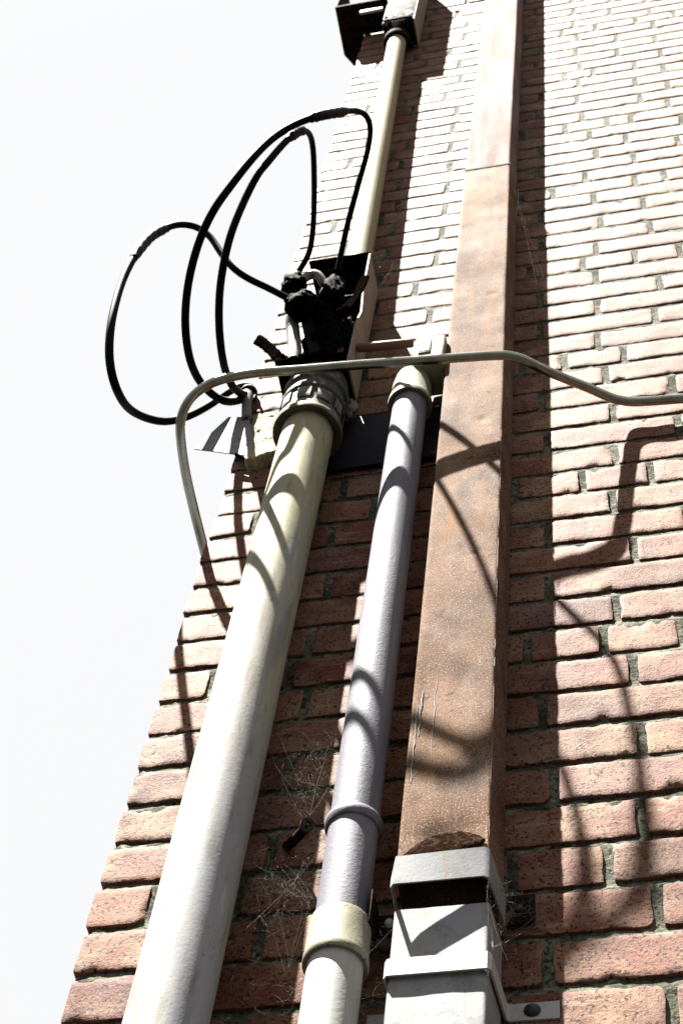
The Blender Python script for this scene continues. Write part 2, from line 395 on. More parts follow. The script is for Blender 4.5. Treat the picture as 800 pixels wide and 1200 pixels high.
def brick_mesh(w, h, d, seed, nx, ny, worn=0.2):
    """an uneven, worn brick: gridded face, wavy rounded outline, returns running back into the joint"""
    r = random.Random(seed)
    ox, oy = r.uniform(0, 90), r.uniform(0, 90)
    rc = [r.uniform(0.0008, 0.0045) + (0.004 if r.random() < worn else 0) for _ in range(4)]
    chips = [(r.uniform(-0.5, 0.5) * w, -1 if r.random() < 0.7 else 1, r.uniform(0.003, 0.010), r.uniform(0.0012, 0.0055)) for _ in range(r.choice((0, 1, 1, 2, 3)))]
    tilt = r.uniform(-0.0012, 0.0012) * (1.0 if worn < 0.5 else 0.35)
    amp = r.uniform(0.7, 1.3)
    V, F = [], []
    def warp(u, v, y, edge):
        x, z = (u - 0.5) * w, (v - 0.5) * h
        # rounded corners pull the outline in
        cx, cz = (0 if u < 0.5 else 1), (0 if v < 0.5 else 1)
        R = rc[cx * 2 + cz]
        dx, dz = w / 2 - abs(x), h / 2 - abs(z)
        if dx < R and dz < R:
            a, b = (R - dx) / R, (R - dz) / R
            l = math.hypot(a, b)
            if l > 1:
                a, b = a / l, b / l
            x = math.copysign(w / 2 - R + R * a, x)
            z = math.copysign(h / 2 - R + R * b, z)
        k = edge
        x += k * amp * (0.0016 * nz(ox + z * 55, oy, 1.3) + 0.0008 * nz(ox + z * 240, oy, 7.3)) * (1 if u < 0.5 else -1)
        z += k * amp * (0.0017 * nz(ox + x * 40, oy, 3.3 + cz) + 0.0013 * nz(ox + x * 190, oy, 5.3 + cz * 3))
        for (cx0, sg, cw, cd) in chips:                 # knocked-off bits of the arris
            if (z > 0) == (sg > 0):
                q = 1 - abs(x - cx0) / cw
                if q > 0:
                    q = min(1.0, q * 1.8) * k
                    z -= sg * cd * q
                    y += 0.0025 * q
        return (x, y + tilt * (u - 0.5) * 2 + 0.0009 * nz(ox + x * 30, oy + z * 30, 0.5), z)
    us = [0.0, min(0.0022 / w, 0.1)] + [i / (nx - 2) for i in range(1, nx - 2)] + [1 - min(0.0022 / w, 0.1), 1.0]
    vs = [0.0, 0.0022 / h] + [i / (ny - 2) for i in range(1, ny - 2)] + [1 - 0.0022 / h, 1.0]
    nu, nv = len(us), len(vs)
    for j, v in enumerate(vs):
        for i, u in enumerate(us):
            e = max(1 - min(u, 1 - u) * w / 0.012, 1 - min(v, 1 - v) * h / 0.012, 0.0)
            rim = i in (0, nu - 1) or j in (0, nv - 1)
            V.append(warp(u, v, 0.0006 * r.uniform(0.2, 1.8) if rim else 0.0, max(0.0, min(1.0, e))))
    for j in range(nv - 1):
        for i in range(nu - 1):
            a = j * nu + i
            F.append((a, a + 1, a + nu + 1, a + nu))
    loop = [i for i in range(nu)] + [j * nu + nu - 1 for j in range(1, nv)] + [(nv - 1) * nu + i for i in range(nu - 2, -1, -1)] + [j * nu for j in range(nv - 2, 0, -1)]
    o = len(V)
    for k in loop:
        V.append((V[k][0] * 1.002, 0.014, V[k][2] * 1.004))
    o2 = len(V)
    for k in loop:
        V.append((V[k][0], d, V[k][2]))
    m = len(loop)
    for k in range(m):
        k2 = (k + 1) % m
        F.append((loop[k2], loop[k], o + k, o + k2))
        F.append((o + k2, o + k, o2 + k, o2 + k2))
    return V, F

wall = thing('brick_wall', 'weathered red brick wall whose corner runs up against the white sky', 'wall')
XR = 2.6
LO, HI = -40, 54 + 8
cand = []
for n in range(LO, HI):
    js = [0.0] + [j for j in joints(n, XR) if 0.03 < j < XR - 0.03] + [XR]
    rr = random.Random(500 + n)
    dz = rr.uniform(-0.001, 0.001)
    for i in range(len(js) - 1):
        x0 = js[i] + (J / 2 if i else rr.uniform(-0.003, 0.003))
        x1 = js[i + 1] - J / 2
        # what the camera position sees of the wall plane: keep those as single bricks
        zc = (n + 0.5) * C
        vis = (-1.4 < n < 55) and x0 < 0.675 + 0.0063 * max(n, 0)
        if vis:
            dist = (Vector((0.5 * (x0 + x1), 0, zc)) - Vector((0.702, -1.319, -1.376))).length
            cand.append((dist, n, x0, x1, dz, rr.random()))
        else:
            cand.append((99, n, x0, x1, dz, rr.random()))
cand.sort()
shown = [q for q in cand if q[0] < 99][:300]
rest = cand[len(shown):]
for k, (dist, n, x0, x1, dz, q) in enumerate(shown):
    w, h = x1 - x0, C - J
    near = dist < 3.2
    nx = max(10, int(w / (0.006 if near else 0.009)))
    ny = 8 if near else 6
    V, F = brick_mesh(w, h + (q - 0.5) * 0.003, (0.205 if n % 2 == 0 else 0.1) if x0 < 0.01 else 0.04, 77 + n * 31 + int(x0 * 1000), nx, ny, 0.15 if n < 16 else 0.6)
    m = MB(); m.add(V, F)
    m.build('brick', M['brick'], wall, smooth=28, loc=((x0 + x1) / 2, (q - 0.5) * (0.0022 if n < 16 else 0.0010), (n + 0.5) * C + dz))
m = MB()
for (dist, n, x0, x1, dz, q) in rest:
    y = (q - 0.5) * 0.0035
    z0, z1 = n * C + J / 2 + dz, (n + 1) * C - J / 2 + dz
    e = 0.002
    m.add([(x0 + e, y, z0 + e), (x1 - e, y, z0 + e), (x1 - e, y, z1 - e), (x0 + e, y, z1 - e),
           (x0, y + e, z0), (x1, y + e, z0), (x1, y + e, z1), (x0, y + e, z1),
           (x0, y + 0.09, z0), (x1, y + 0.09, z0), (x1, y + 0.09, z1), (x0, y + 0.09, z1)],
          [(0, 1, 2, 3), (4, 5, 1, 0), (5, 6, 2, 1), (6, 7, 3, 2), (7, 4, 0, 3), (8, 9, 5, 4), (9, 10, 6, 5), (10, 11, 7, 6), (11, 8, 4, 7)])
for n in range(LO, HI):                          # the return face round the corner
    rr = random.Random(900 + n)
    y = (0.205 if n % 2 == 0 else 0.1) + J
    z0, z1 = n * C + J / 2, (n + 1) * C - J / 2
    while y < 0.56:
        y1 = min(y + (0.206 if n % 6 != 2 else 0.1), 0.60)
        x = rr.uniform(-0.0015, 0.0015)
        m.add([(x, y, z0), (x, y1, z0), (x, y1, z1), (x, y, z1), (0.015, y, z0), (0.015, y1, z0), (0.015, y1, z1), (0.015, y, z1)],
              [(0, 1, 2, 3), (0, 4, 5, 1), (1, 5, 6, 2), (2, 6, 7, 3), (3, 7, 4, 0)])
        y = y1 + J
ro = m.build('outlying_bricks', M['brick'], wall, smooth=0)
ro['kind'] = 'stuff'
# mortar: raked back under each brick, nearly flush at the foot of the joint
m = MB()
xs = [0.0025 + 0.006 * i for i in range(175)]
zs = []
for n in range(-2, 57):
    for t in (-0.62, -0.45, -0.2, 0.1, 0.36, 0.62):
        zs.append((n * C + t * J, t))
    zs += [(n * C + C * f, None) for f in (0.28, 0.5, 0.72)]
V, F = [], []
for z, t in zs:
    xo = 0.003 * nz(z * 60, 3.1, 0) + 0.002 * nz(z * 170, 1.1, 0)
    V.append((0.0025 + xo, 0.62, z))
    for i, x in enumerate(xs):
        dep = 0.0034 if t is None else 0.0008 + (t + 0.62) / 1.24 * 0.0048
        dep += 0.0014 * nz(x * 55, z * 55, 2.2) + 0.0011 * nz(x * 160, z * 160, 8.2)
        dep *= 1.0 - 0.62 * min(1.0, max(0.0, (z - 0.5) / 1.4))       # better pointed higher up
        if i == 0:
            dep += 0.002
        V.append((x + (xo if i < 2 else 0), max(dep, 0.0019 if t is None else 0.0007), z))
nx = len(xs) + 1
for j in range(len(zs) - 1):
    for i in range(nx - 1):
        a = j * nx + i
        F.append((a, a + 1, a + nx + 1, a + nx))
m.add(V, F)
m.build('mortar', M['mortar'], wall, smooth=60)
m = MB()
zb, zt = -2 * C + 0.4 * J - 0.001, 56.7 * C
m.add([(1.045, 0.0052, -3), (XR, 0.0052, -3), (XR, 0.0052, HI * C), (1.045, 0.0052, HI * C)], [(0, 1, 2, 3)])
m.add([(0.006, 0.0052, -3), (1.045, 0.0052, -3), (1.045, 0.0052, -0.155), (0.006, 0.0052, -0.155)], [(0, 1, 2, 3)])
m.add([(0.006, 0.0052, zt), (1.045, 0.0052, zt), (1.045, 0.0052, HI * C), (0.006, 0.0052, HI * C)], [(0, 1, 2, 3)])
m.build('mortar_backing', M['mortar'], wall, smooth=0)
m = MB().box(0.02, XR + 0.2, 0.012, 0.6, -3, HI * C)
m.build('wall_core', M['brick'], wall, smooth=0)

# ------------------------------------------------------------------ large conduit with collar
px, py, pr = 0.1495, -0.055, 0.0435
t = thing('large_conduit', 'thick grey and cream painted conduit pipe beside the wall corner', 'pipe')
m = MB()
prof_n = 120
vs, fs, nn = [], [], 56
for i in range(prof_n + 1):
    z = -3.0 + 4.36 * i / prof_n
    for k in range(nn):
        a = 2 * math.pi * k / nn
        r = pr + 0.0004 * nz(math.cos(a) * 3, math.sin(a) * 3, z * 6) + 0.00025 * nz(math.cos(a) * 9, math.sin(a) * 9, z * 30)
        vs.append((px + r * math.cos(a), py + r * math.sin(a), z))
for i in range(prof_n):
    for k in range(nn):
        k2 = (k + 1) % nn
        fs.append((i * nn + k, i * nn + k2, (i + 1) * nn + k2, (i + 1) * nn + k))
m.add(vs, fs)
m.build('pipe', M['conduit'], t)
co = MB().lathe([(pr + 0.001, 1.268), (0.0575, 1.262), (0.0585, 1.266), (0.0585, 1.275), (0.0565, 1.279), (0.0525, 1.281), (0.0525, 1.30), (0.050, 1.303)], (px, py, 0), n=64).build('collar', M['collar'], t)
# slotted lock nut above the collar: ring with notches
m = MB()
for k in range(10):
    a = 2 * math.pi * k / 10 + 0.1
    m.lathe([(0.047, 1.305), (0.0545, 1.305), (0.0555, 1.31), (0.0555, 1.338), (0.0545, 1.34), (0.047, 1.34)], (px, py, 0), n=6, a0=a, a1=a + 2 * math.pi / 10 * (0.58 + 0.16 * ((k * 7) % 3) / 2))
m.build('lock_nut', M['nut'], t)
m = MB().lathe([(0.0515, 1.30), (0.0515, 1.345), (0.056, 1.35), (0.056, 1.362), (0.052, 1.366), (0.052, 1.385), (0.057, 1.39), (0.057, 1.405), (0.053, 1.41), (0.053, 1.445)], (px, py, 0), n=56)
m.build('threaded_hub', M['grime'], t)

# ------------------------------------------------------------------ burnt junction box
t = thing('junction_box', 'burnt open metal junction box on top of the thick conduit', 'junction box')
bx0, bx1, bf, bb, bz0, bz1 = 0.086, 0.2105, -0.102, -0.02, 1.447, 1.955
MB().box(bx0, bx1, bb, bb + 0.003, bz0, bz1).build('back_panel', M['burnt'], t)
MB().prism([(bb, bz0), (bf + 0.002, bz0), (bf + 0.004, 1.62), (bf + 0.018, 1.70), (bf + 0.004, 1.78), (bf, bz1), (bb, bz1 + 0.004)], bx1 - 0.002, bx1 + 0.001).build('side_panel', M['beige'], t)
MB().box(bx0, bx1 + 0.001, bf - 0.001, bb, bz1 + 0.001, bz1 + 0.004).build('top_panel', M['burnt'], t)
MB().box(bx0 - 0.002, bx1 - 0.003, bf - 0.014, bb, bz0 - 0.003, bz0, M=Matrix.Translation((0, 0, 0))).build('bottom_tray', M['burnt'], t)
MB().box(bx0 - 0.002, bx1 - 0.003, bf - 0.017, bf - 0.0145, bz0 - 0.004, bz0 + 0.012).build('tray_lip', M['burnt'], t)
m = MB()
fl = [(0.0285, -0.098, 1.600), (0.045, -0.102, 1.57), (0.066, -0.106, 1.525), (0.084, -0.112, 1.478), (0.094, -0.114, 1.458)]
m.tube(spline(fl, 8), lambda q, a: 0.0075 + 0.003 * math.sin(2 * a) + 0.0025 * nz(q * 30, a * 1.5, 0.3) + 0.0012 * nz(q * 90, a * 3, 4), n=12)
m.build('bent_flange', M['burnt'], t)
m = MB()
for x0, z0, x1, z1, dz in [(0.162, 1.575, 0.226, 1.775, 0.03)]:
    pl = []
    for i in range(9):
        q = i / 8
        x, z = x0 + (x1 - x0) * q, z0 + (z1 - z0) * q
        b = 0.012 * math.sin(q * 3.1)
        pl.append(((x + b, -0.112 - 0.012 * q, z - b), (x + b - 0.016 - 0.004 * math.sin(q * 9), -0.108 - 0.006 * q, z + dz + 0.006 * math.sin(q * 7))))
    vs = [q for pr_ in pl for q in pr_] + [(a + 0.001, b_ + 0.004, c_) for pr_ in pl for (a, b_, c_) in pr_]
    o = len(pl) * 2
    fs = [(2 * i, 2 * i + 1, 2 * i + 3, 2 * i + 2) for i in range(8)] + [(o + 2 * i, o + 2 * i + 1, o + 2 * i + 3, o + 2 * i + 2) for i in range(8)]
    fs += [(2 * i, 2 * i + 2, o + 2 * i + 2, o + 2 * i) for i in range(8)] + [(2 * i + 1, 2 * i + 3, o + 2 * i + 3, o + 2 * i + 1) for i in range(8)]
    fs += [(0, 1, o + 1, o), (16, 17, o + 17, o + 16)]
    m.add(vs, fs)
m.build('torn_door_strip', M['burnt'], t)
MB().tube(spline([(0.1165, -0.11, 1.45), (0.1125, -0.112, 1.50), (0.104, -0.118, 1.56), (0.100, -0.13, 1.60), (0.108, -0.14, 1.63)], 8), 0.0125, n=18).build('grey_tail', M['greytube'], t)
MB().tube(spline([(0.155, -0.10, 1.45), (0.150, -0.108, 1.49), (0.139, -0.12, 1.545), (0.130, -0.135, 1.59)], 8), 0.0135, n=18).build('black_tail', M['cable'], t)
MB().tube(spline([(0.105, -0.16, 1.685), (0.122, -0.16, 1.722), (0.140, -0.16, 1.722), (0.155, -0.15, 1.69)], 8), 0.0085, n=14).build('grey_jumper', M['greytube'], t)

def lump(name, c, rx, ry, rz, seed, tilt=(0, 0, 0), material='char', parent=None, rough=0.20, n=26):
    bm = bmesh.new()
    bmesh.ops.create_icosphere(bm, subdivisions=4, radius=1.0)
    R = Matrix.Rotation(tilt[0], 3, 'X') @ Matrix.Rotation(tilt[1], 3, 'Y')
    for v in bm.verts:
        d = v.co.normalized()
        k = 1 + rough * (nz(d.x + seed, d.y, d.z, 1.7) * 1.2 + 0.6 * nz(d.x + seed, d.y, d.z, 4.2) + 0.35 * nz(d.x, d.y + seed, d.z, 9))
        k += 0.05 * math.sin(d.z * 16 + d.x * 5)            # turns of tape
        q = R @ Vector((d.x * rx * k, d.y * ry * k, d.z * rz * k))
        v.co = q + Vector(c)
    bm.verts.index_update()
    m = MB()
    m.add([v.co[:] for v in bm.verts], [[v.index for v in f.verts] for f in bm.faces])
    bm.free()
    return m.build(name, M[material], parent, smooth=80)

lump('cable_stub', (0.150, -0.105, 1.535), 0.026, 0.022, 0.05, 3.3, parent=t)
lump('cable_stub', (0.176, -0.10, 1.50), 0.022, 0.022, 0.045, 8.3, parent=t)
lump('cable_stub', (0.192, -0.075, 1.58), 0.016, 0.03, 0.09, 5.7, parent=t)
lump('cable_stub', (0.158, -0.125, 1.585), 0.020, 0.020, 0.045, 6.7, parent=t)
lump('cable_stub', (0.165, -0.118, 1.535), 0.018, 0.018, 0.035, 7.9, parent=t)
lump('cable_stub', (0.148, -0.135, 1.64), 0.012, 0.014, 0.035, 1.9, parent=t)

# ------------------------------------------------------------------ cables: three loops with taped joints
PA = [(0.0981, -0.17, 1.6025), (0.0682, -0.19, 1.61), (0.034, -0.215, 1.611), (0.0078, -0.235, 1.6253), (-0.0187, -0.25, 1.6742), (-0.0426, -0.265, 1.7239), (-0.0687, -0.28, 1.7446), (-0.0941, -0.292, 1.737), (-0.1137, -0.301, 1.7033), (-0.1291, -0.311, 1.6349), (-0.1371, -0.314, 1.5498), (-0.14, -0.31, 1.4367), (-0.1339, -0.298, 1.3066), (-0.1293, -0.272, 1.2252), (-0.1239, -0.24, 1.1873), (-0.1279, -0.19, 1.2127), (-0.1353, -0.14, 1.2721), (-0.1282, -0.1, 1.3212), (-0.1082, -0.07, 1.3621), (-0.0838, -0.05, 1.4151), (-0.0587, -0.036, 1.4807), (-0.0419, -0.028, 1.5346), (-0.0245, -0.02, 1.5785), (-0.0062, -0.014, 1.5889), (0.004, -0.008, 1.5762)]
PB = [(0.1782, -0.16, 1.7327), (0.1892, -0.19, 1.765), (0.2069, -0.232, 1.8043), (0.2293, -0.278, 1.8552), (0.2527, -0.325, 1.8793), (0.2624, -0.355, 1.9112), (0.2608, -0.378, 1.924), (0.2507, -0.397, 1.9108), (0.2379, -0.42, 1.8475), (0.2094, -0.444, 1.7632), (0.1683, -0.45, 1.7198), (0.1269, -0.446, 1.6697), (0.0967, -0.438, 1.595), (0.0615, -0.415, 1.5301), (0.0297, -0.388, 1.491), (-0.002, -0.345, 1.4667), (-0.0257, -0.293, 1.4262), (-0.0414, -0.235, 1.4012), (-0.0486, -0.175, 1.3946), (-0.0519, -0.118, 1.4235), (-0.0427, -0.075, 1.4478), (-0.0265, -0.045, 1.4698), (-0.01, -0.025, 1.5094), (-0.0024, -0.012, 1.559)]
PC = [(0.1033, -0.165, 1.7414), (0.1253, -0.19, 1.7517), (0.1345, -0.215, 1.7897), (0.1431, -0.26, 1.8259), (0.1453, -0.3, 1.8808), (0.1531, -0.345, 1.8789), (0.1601, -0.385, 1.8441), (0.1634, -0.418, 1.7741), (0.1553, -0.432, 1.7188), (0.1382, -0.432, 1.654), (0.1191, -0.424, 1.5981), (0.1005, -0.412, 1.5694), (0.0755, -0.382, 1.5168), (0.0554, -0.35, 1.4618), (0.0397, -0.31, 1.4162), (0.0293, -0.27, 1.3853), (0.022, -0.225, 1.3652), (0.0137, -0.175, 1.3735), (-0.0014, -0.115, 1.4311), (-0.0075, -0.07, 1.4753), (-0.0055, -0.035, 1.5158), (0.0014, -0.015, 1.5479)]

def cable(pts, tape_i, label, rads, lumps):
    t = thing('power_cable', label, 'cable', 'black cables looping out from the wall')
    P = smoothpts(spline(pts, 10), 10)
    r0, r1 = rads
    MB().tube(P, lambda q, a: r0 + (r1 - r0) * min(1, max(0, (q - 0.3) / 0.25)), n=14).build('cable_core', M['cable'], t)
    i0, i1 = int(tape_i[0] * 10), int(tape_i[1] * 10)
    seg = P[i0:i1 + 1]
    MB().tube(seg, lambda q, a: r1 + 0.0022 * min(1, 6 * min(q, 1 - q) + 0.25) + 0.0008 * math.sin(q * 42 + a) + 0.0008 * nz(q * 12, a, 2), n=16).build('taped_joint', M['tape'], t)
    MB().tube(P[-22:], lambda q, a: r1 + 0.0005, n=14).build('cable_end', M['cableend'], t)
    for (c, rx, ry, rz, sd) in lumps:
        lump('taped_splice', c, rx, ry, rz, sd, parent=t)
    return t

cable(PA, (8.0, 10.2), 'black cable in the lowest widest loop, hanging out over the sky', (0.0064, 0.0072), [((0.1235, -0.152, 1.597), 0.031, 0.026, 0.034, 2.1), ((0.112, -0.156, 1.632), 0.014, 0.014, 0.022, 3.7)])
cable(PB, (8.1, 9.6), 'black cable making the tallest loop, passing in front of the upper pipe', (0.0058, 0.0072), [((0.1715, -0.142, 1.662), 0.023, 0.023, 0.066, 5.1)])
cable(PC, (7.2, 8.4), 'black cable in the narrow middle loop nested under the tallest loop', (0.0056, 0.0068), [((0.1035, -0.165, 1.672), 0.022, 0.022, 0.034, 9.4)])

# ------------------------------------------------------------------ cable bushing, metal flashing, cement patch, backing plate
t = thing('cable_bushing', 'small grey bushing at the wall corner where the black cables end', 'bushing')
MB().lathe([(0.004, 0.0), (0.011, 0.0), (0.0125, 0.004), (0.009, 0.035), (0.009, 0.10), (0.004, 0.10)], (-0.002, -0.018, 1.545), axis=(0.13, 0.02, -1), n=24).build('sleeve', M['greytube'], t)
MB().lathe([(0.0125, -0.004), (0.0165, -0.002), (0.0165, 0.004), (0.0125, 0.006), (0.0125, -0.004)], (-0.001, -0.014, 1.558), axis=(0.2, -0.3, -1), n=24).build('rim', M['cableend'], t)

t = thing('metal_flashing', 'pointed grey sheet metal tab sticking out past the wall corner', 'flashing')
MB().prism([(-0.0705, 1.3564), (-0.0258, 1.4671), (0.0137, 1.4552), (0.0474, 1.3007), (0.030, 1.303)], -0.0145, -0.012, 'xz').build('sheet', M['zinc'], t)
MB().tube([(0.012 + 0.02 * i / 20, -0.016, 1.306 - 0.0008 * i) for i in range(21)], lambda q, a: 0.003 + 0.0008 * math.sin(q * 60 + a), n=10).build('threaded_stud', M['darkiron'], t)

m = MB()
NX, NZ = 44, 60
V, F = [], []
for j in range(NZ):
    for i in range(NX):
        u, v = i / (NX - 1), j / (NZ - 1)
        x = 0.012 + 0.10 * u + 0.018 * (1 - v) * (1 - u)
        z = 1.268 + 0.215 * v + 0.03 * (1 - v) * u
        e = min(u, 1 - u, v, 1 - v)
        x += 0.006 * nz(v * 9, 1.5, 0.2) * (1 - u) + 0.002 * nz(v * 40, 2, 0)
        z += (1 - v) * (0.008 * nz(u * 7, 3.5, 0.2) + 0.004 * nz(u * 25, 5.5, 0))
        th = 0.006 + 0.016 * (1 - v) ** 1.5 + 0.004 * nz(u * 4, v * 6, 7) + 0.0015 * nz(u * 20, v * 30, 3)
        y = -th * min(1.0, e / 0.03 + (0.0 if e < 0.001 else 0.25))
        if e < 1e-6:
            y = 0.006
        V.append((x, y, z))
for j in range(NZ - 1):
    for i in range(NX - 1):
        a = j * NX + i
        F.append((a, a + 1, a + NX + 1, a + NX))
m.add(V, F)
tag(m.build('cement_patch', M['cement'], smooth=60), 'pale lumpy cement patch smeared on the bricks left of the pipe collar', 'cement')

t = thing('backing_plate', 'dark blue black plate screwed flat to the wall behind the two pipes', 'plate')
MB().box(0.168, 0.366, -0.0105, -0.0045, 1.215, 1.405, 0.0015).build('plate', M['navy'], t)
for x, z in ((0.36, 1.225), (0.36, 1.395)):
    MB().lathe([(0.0001, 0.003), (0.004, 0.002), (0.005, 0.0)], (x - 0.004, -0.0105, z), axis=(0, -1, 0), n=12).build('screw', M['screw'], t)
m = lump('metal_scrap', (0.205, -0.03, 1.395), 0.012, 0.012, 0.03, 4.4, material='nut', rough=0.4)
tag(m, 'torn pale scrap of metal wedged behind the slotted pipe collar', 'scrap')

# ------------------------------------------------------------------ thin upper conduit with its head
t = thing('upper_conduit', 'thin cream conduit pipe rising from the burnt box to the charred service box', 'pipe')
def upx(z):
    return 0.163 - 0.0195 * (z - 2.24)
MB().tube([(upx(z), -0.0455, z) for z in [1.961 + i * 0.05 for i in range(39)]], 0.0272, n=32).build('pipe', M['cream'], t)
zc = 3.85
MB().lathe([(0.0275, 0.0), (0.036, 0.002), (0.038, 0.006), (0.038, 0.03), (0.034, 0.034), (0.034, 0.07), (0.02, 0.07)], (upx(zc), -0.0455, zc - 0.045), n=36).build('coupling', M['darkiron'], t)
t = thing('service_box', 'charred cable service box with flaking white paint at the very top', 'service box')
MB().box(0.092, 0.183, -0.092, -0.006, 3.885, 4.60, 0.004).build('housing', M['flaked'], t)
MB().box(0.090, 0.0918, -0.088, -0.03, 3.90, 4.58).build('side_cover', M['zinc'], t)
MB().box(0.1835, 0.186, -0.09, -0.008, 3.89, 4.58).build('side_cover', M['beige'], t)
MB().box(0.095, 0.180, -0.098, -0.0925, 3.895, 3.91, 0.002).build('bottom_rim', M['darkiron'], t)
rr = random.Random(4)
for k in range(10):
    x, z = rr.uniform(0.10, 0.172), rr.uniform(3.93, 4.28)
    poly = [(x + rr.uniform(0.004, 0.012) * math.cos(a), z + rr.uniform(0.008, 0.03) * math.sin(a)) for a in [2 * math.pi * i / 9 for i in range(9)]]
    MB().prism(poly, -0.0938, -0.0921, 'xz').build('paint_flake', M['strap'], t)
t = thing('gusset_bracket', 'dark rusty plate bracket jutting past the wall corner near the top', 'bracket')
MB().prism([(-0.075, -0.1), (0.088, -0.1), (0.088, -0.004), (-0.004, -0.004), (-0.004, 0.09), (-0.05, 0.09), (-0.075, 0.05)], 4.165, 4.175, 'xy').build('plate', M['darkiron'], t)
MB().prism([(-0.1, 4.1755), (0.05, 4.1755), (0.05, 4.50), (-0.1, 4.50)], -0.0748, -0.070).build('side_plate', M['darkiron'], t)
MB().prism([(-0.06, 4.164), (0.088, 4.164), (0.088, 4.145), (-0.06, 4.145)], -0.012, -0.006, 'xz').build('stiffener', M['darkiron'], t)
tg = thing('top_arm', 'short pale bar between the rusty bracket and the charred service box', 'bar')
MB().box(0.02, 0.089, -0.112, -0.104, 3.985, 4.01, 0.002).build('bar', M['strap'], tg)

# ------------------------------------------------------------------ middle pipe
qx, qy, qr = 0.318, -0.050, 0.0289
t = thing('middle_pipe', 'grey pipe with coupling ring and pale sleeve between conduit and square downpipe', 'pipe')
def rough_pipe(x, y, r, z0, z1, n=48, step=0.03):
    k = max(2, int((z1 - z0) / step))
    m = MB()
    V, F = [], []
    for i in range(k + 1):
        z = z0 + (z1 - z0) * i / k
        for j in range(n):
            a = 2 * math.pi * j / n
            q = r + 0.0003 * nz(math.cos(a) * 3 + 9, math.sin(a) * 3, z * 7)
            V.append((x + q * math.cos(a), y + q * math.sin(a), z))
    for i in range(k):
        for j in range(n):
            j2 = (j + 1) % n
            F.append((i * n + j, i * n + j2, (i + 1) * n + j2, (i + 1) * n + j))
    m.add(V, F)
    return m
rough_pipe(qx, qy, qr, 0.03, 1.40).build('upper_length', M['greypipe'], t)
rough_pipe(qx, qy, 0.0295, -3.0, 0.0299).build('lower_length', M['whitepipe'], t)
MB().lathe([(qr, 0.232), (0.0325, 0.234), (0.0340, 0.231), (0.0335, 0.224), (0.0315, 0.219), (qr, 0.2185)], (qx, qy, 0), n=56).build('coupling_ring', M['greypipe'], t)
MB().lathe([(0.0296, 0.001), (0.0340, 0.000), (0.0352, 0.003), (0.0350, 0.010), (0.0338, 0.014), (0.0335, 0.06), (0.0325, 0.066), (0.0300, 0.068), (0.0288, 0.068)], (qx, qy, 0), n=56).build('sleeve', M['sleeve'], t)
MB().box(0.3505, 0.3525, -0.062, -0.028, 0.055, 0.105, 0.0006).build('clip_ear', M['darkiron'], t)
cl = MB().box(0.340, 0.376, -0.022, -0.018, 0.075, 0.108, 0.001).build('clip_plate', M['darkiron'], t)
MB().lathe([(0.0001, 0.006), (0.004, 0.005), (0.006, 0.002), (0.006, 0.0)], (0.364, -0.022, 0.092), axis=(0, -1, 0), n=14).build('screw', M['strap'], cl)
hb = MB().tube([(0.225, -0.004, 0.262), (0.24, -0.02, 0.255), (0.256, -0.042, 0.242)], 0.006, n=12).build('hook_arm', M['darkiron'], t)
MB().lathe([(0.0045, -0.005), (0.0085, -0.005), (0.009, 0.0), (0.0085, 0.005), (0.0045, 0.005), (0.0045, -0.005)], (0.262, -0.05, 0.2395), axis=(0.35, -0.75, -0.6), n=24).build('eye', M['screw'], hb)

# conduit body on top of the middle pipe
t = thing('conduit_body', 'pale conduit fitting with nameplate on top of the middle grey pipe', 'conduit fitting')
MB().lathe([(0.0295, 1.334), (0.0372, 1.330), (0.0378, 1.336), (0.0372, 1.344), (0.0345, 1.352), (0.0335, 1.40), (0.030, 1.43), (0.02, 1.44)], (qx, qy, 0), n=48).build('hub', M['sleeve'], t)
b = MB().box(0.322, 0.377, -0.086, -0.018, 1.425, 1.535, 0.006, 3).build('body', M['sleeve'], t)
MB().box(0.3775, 0.3835, -0.072, -0.012, 1.36, 1.54, 0.003).build('cover', M['grime'], t)
npl = MB().box(0.330, 0.352, -0.0885, -0.0865, 1.462, 1.525, 0.0008).build('nameplate', M['beige'], t)
for i in range(2):
    for k in range(3):
        x = 0.3325 + 0.0095 * i
        MB().box(x, x + 0.0065 - 0.0015 * (k == 1), -0.0893, -0.0884, 1.468 + 0.018 * k, 1.480 + 0.018 * k).build('print_mark', M['ink'], npl)
MB().lathe([(0.0078, 0.0), (0.0085, 0.002), (0.0085, 0.10), (0.0078, 0.102)], (0.214, -0.075, 1.552), axis=(1, 0.0, -0.12), n=20).build('nipple', M['redpipe'], t)

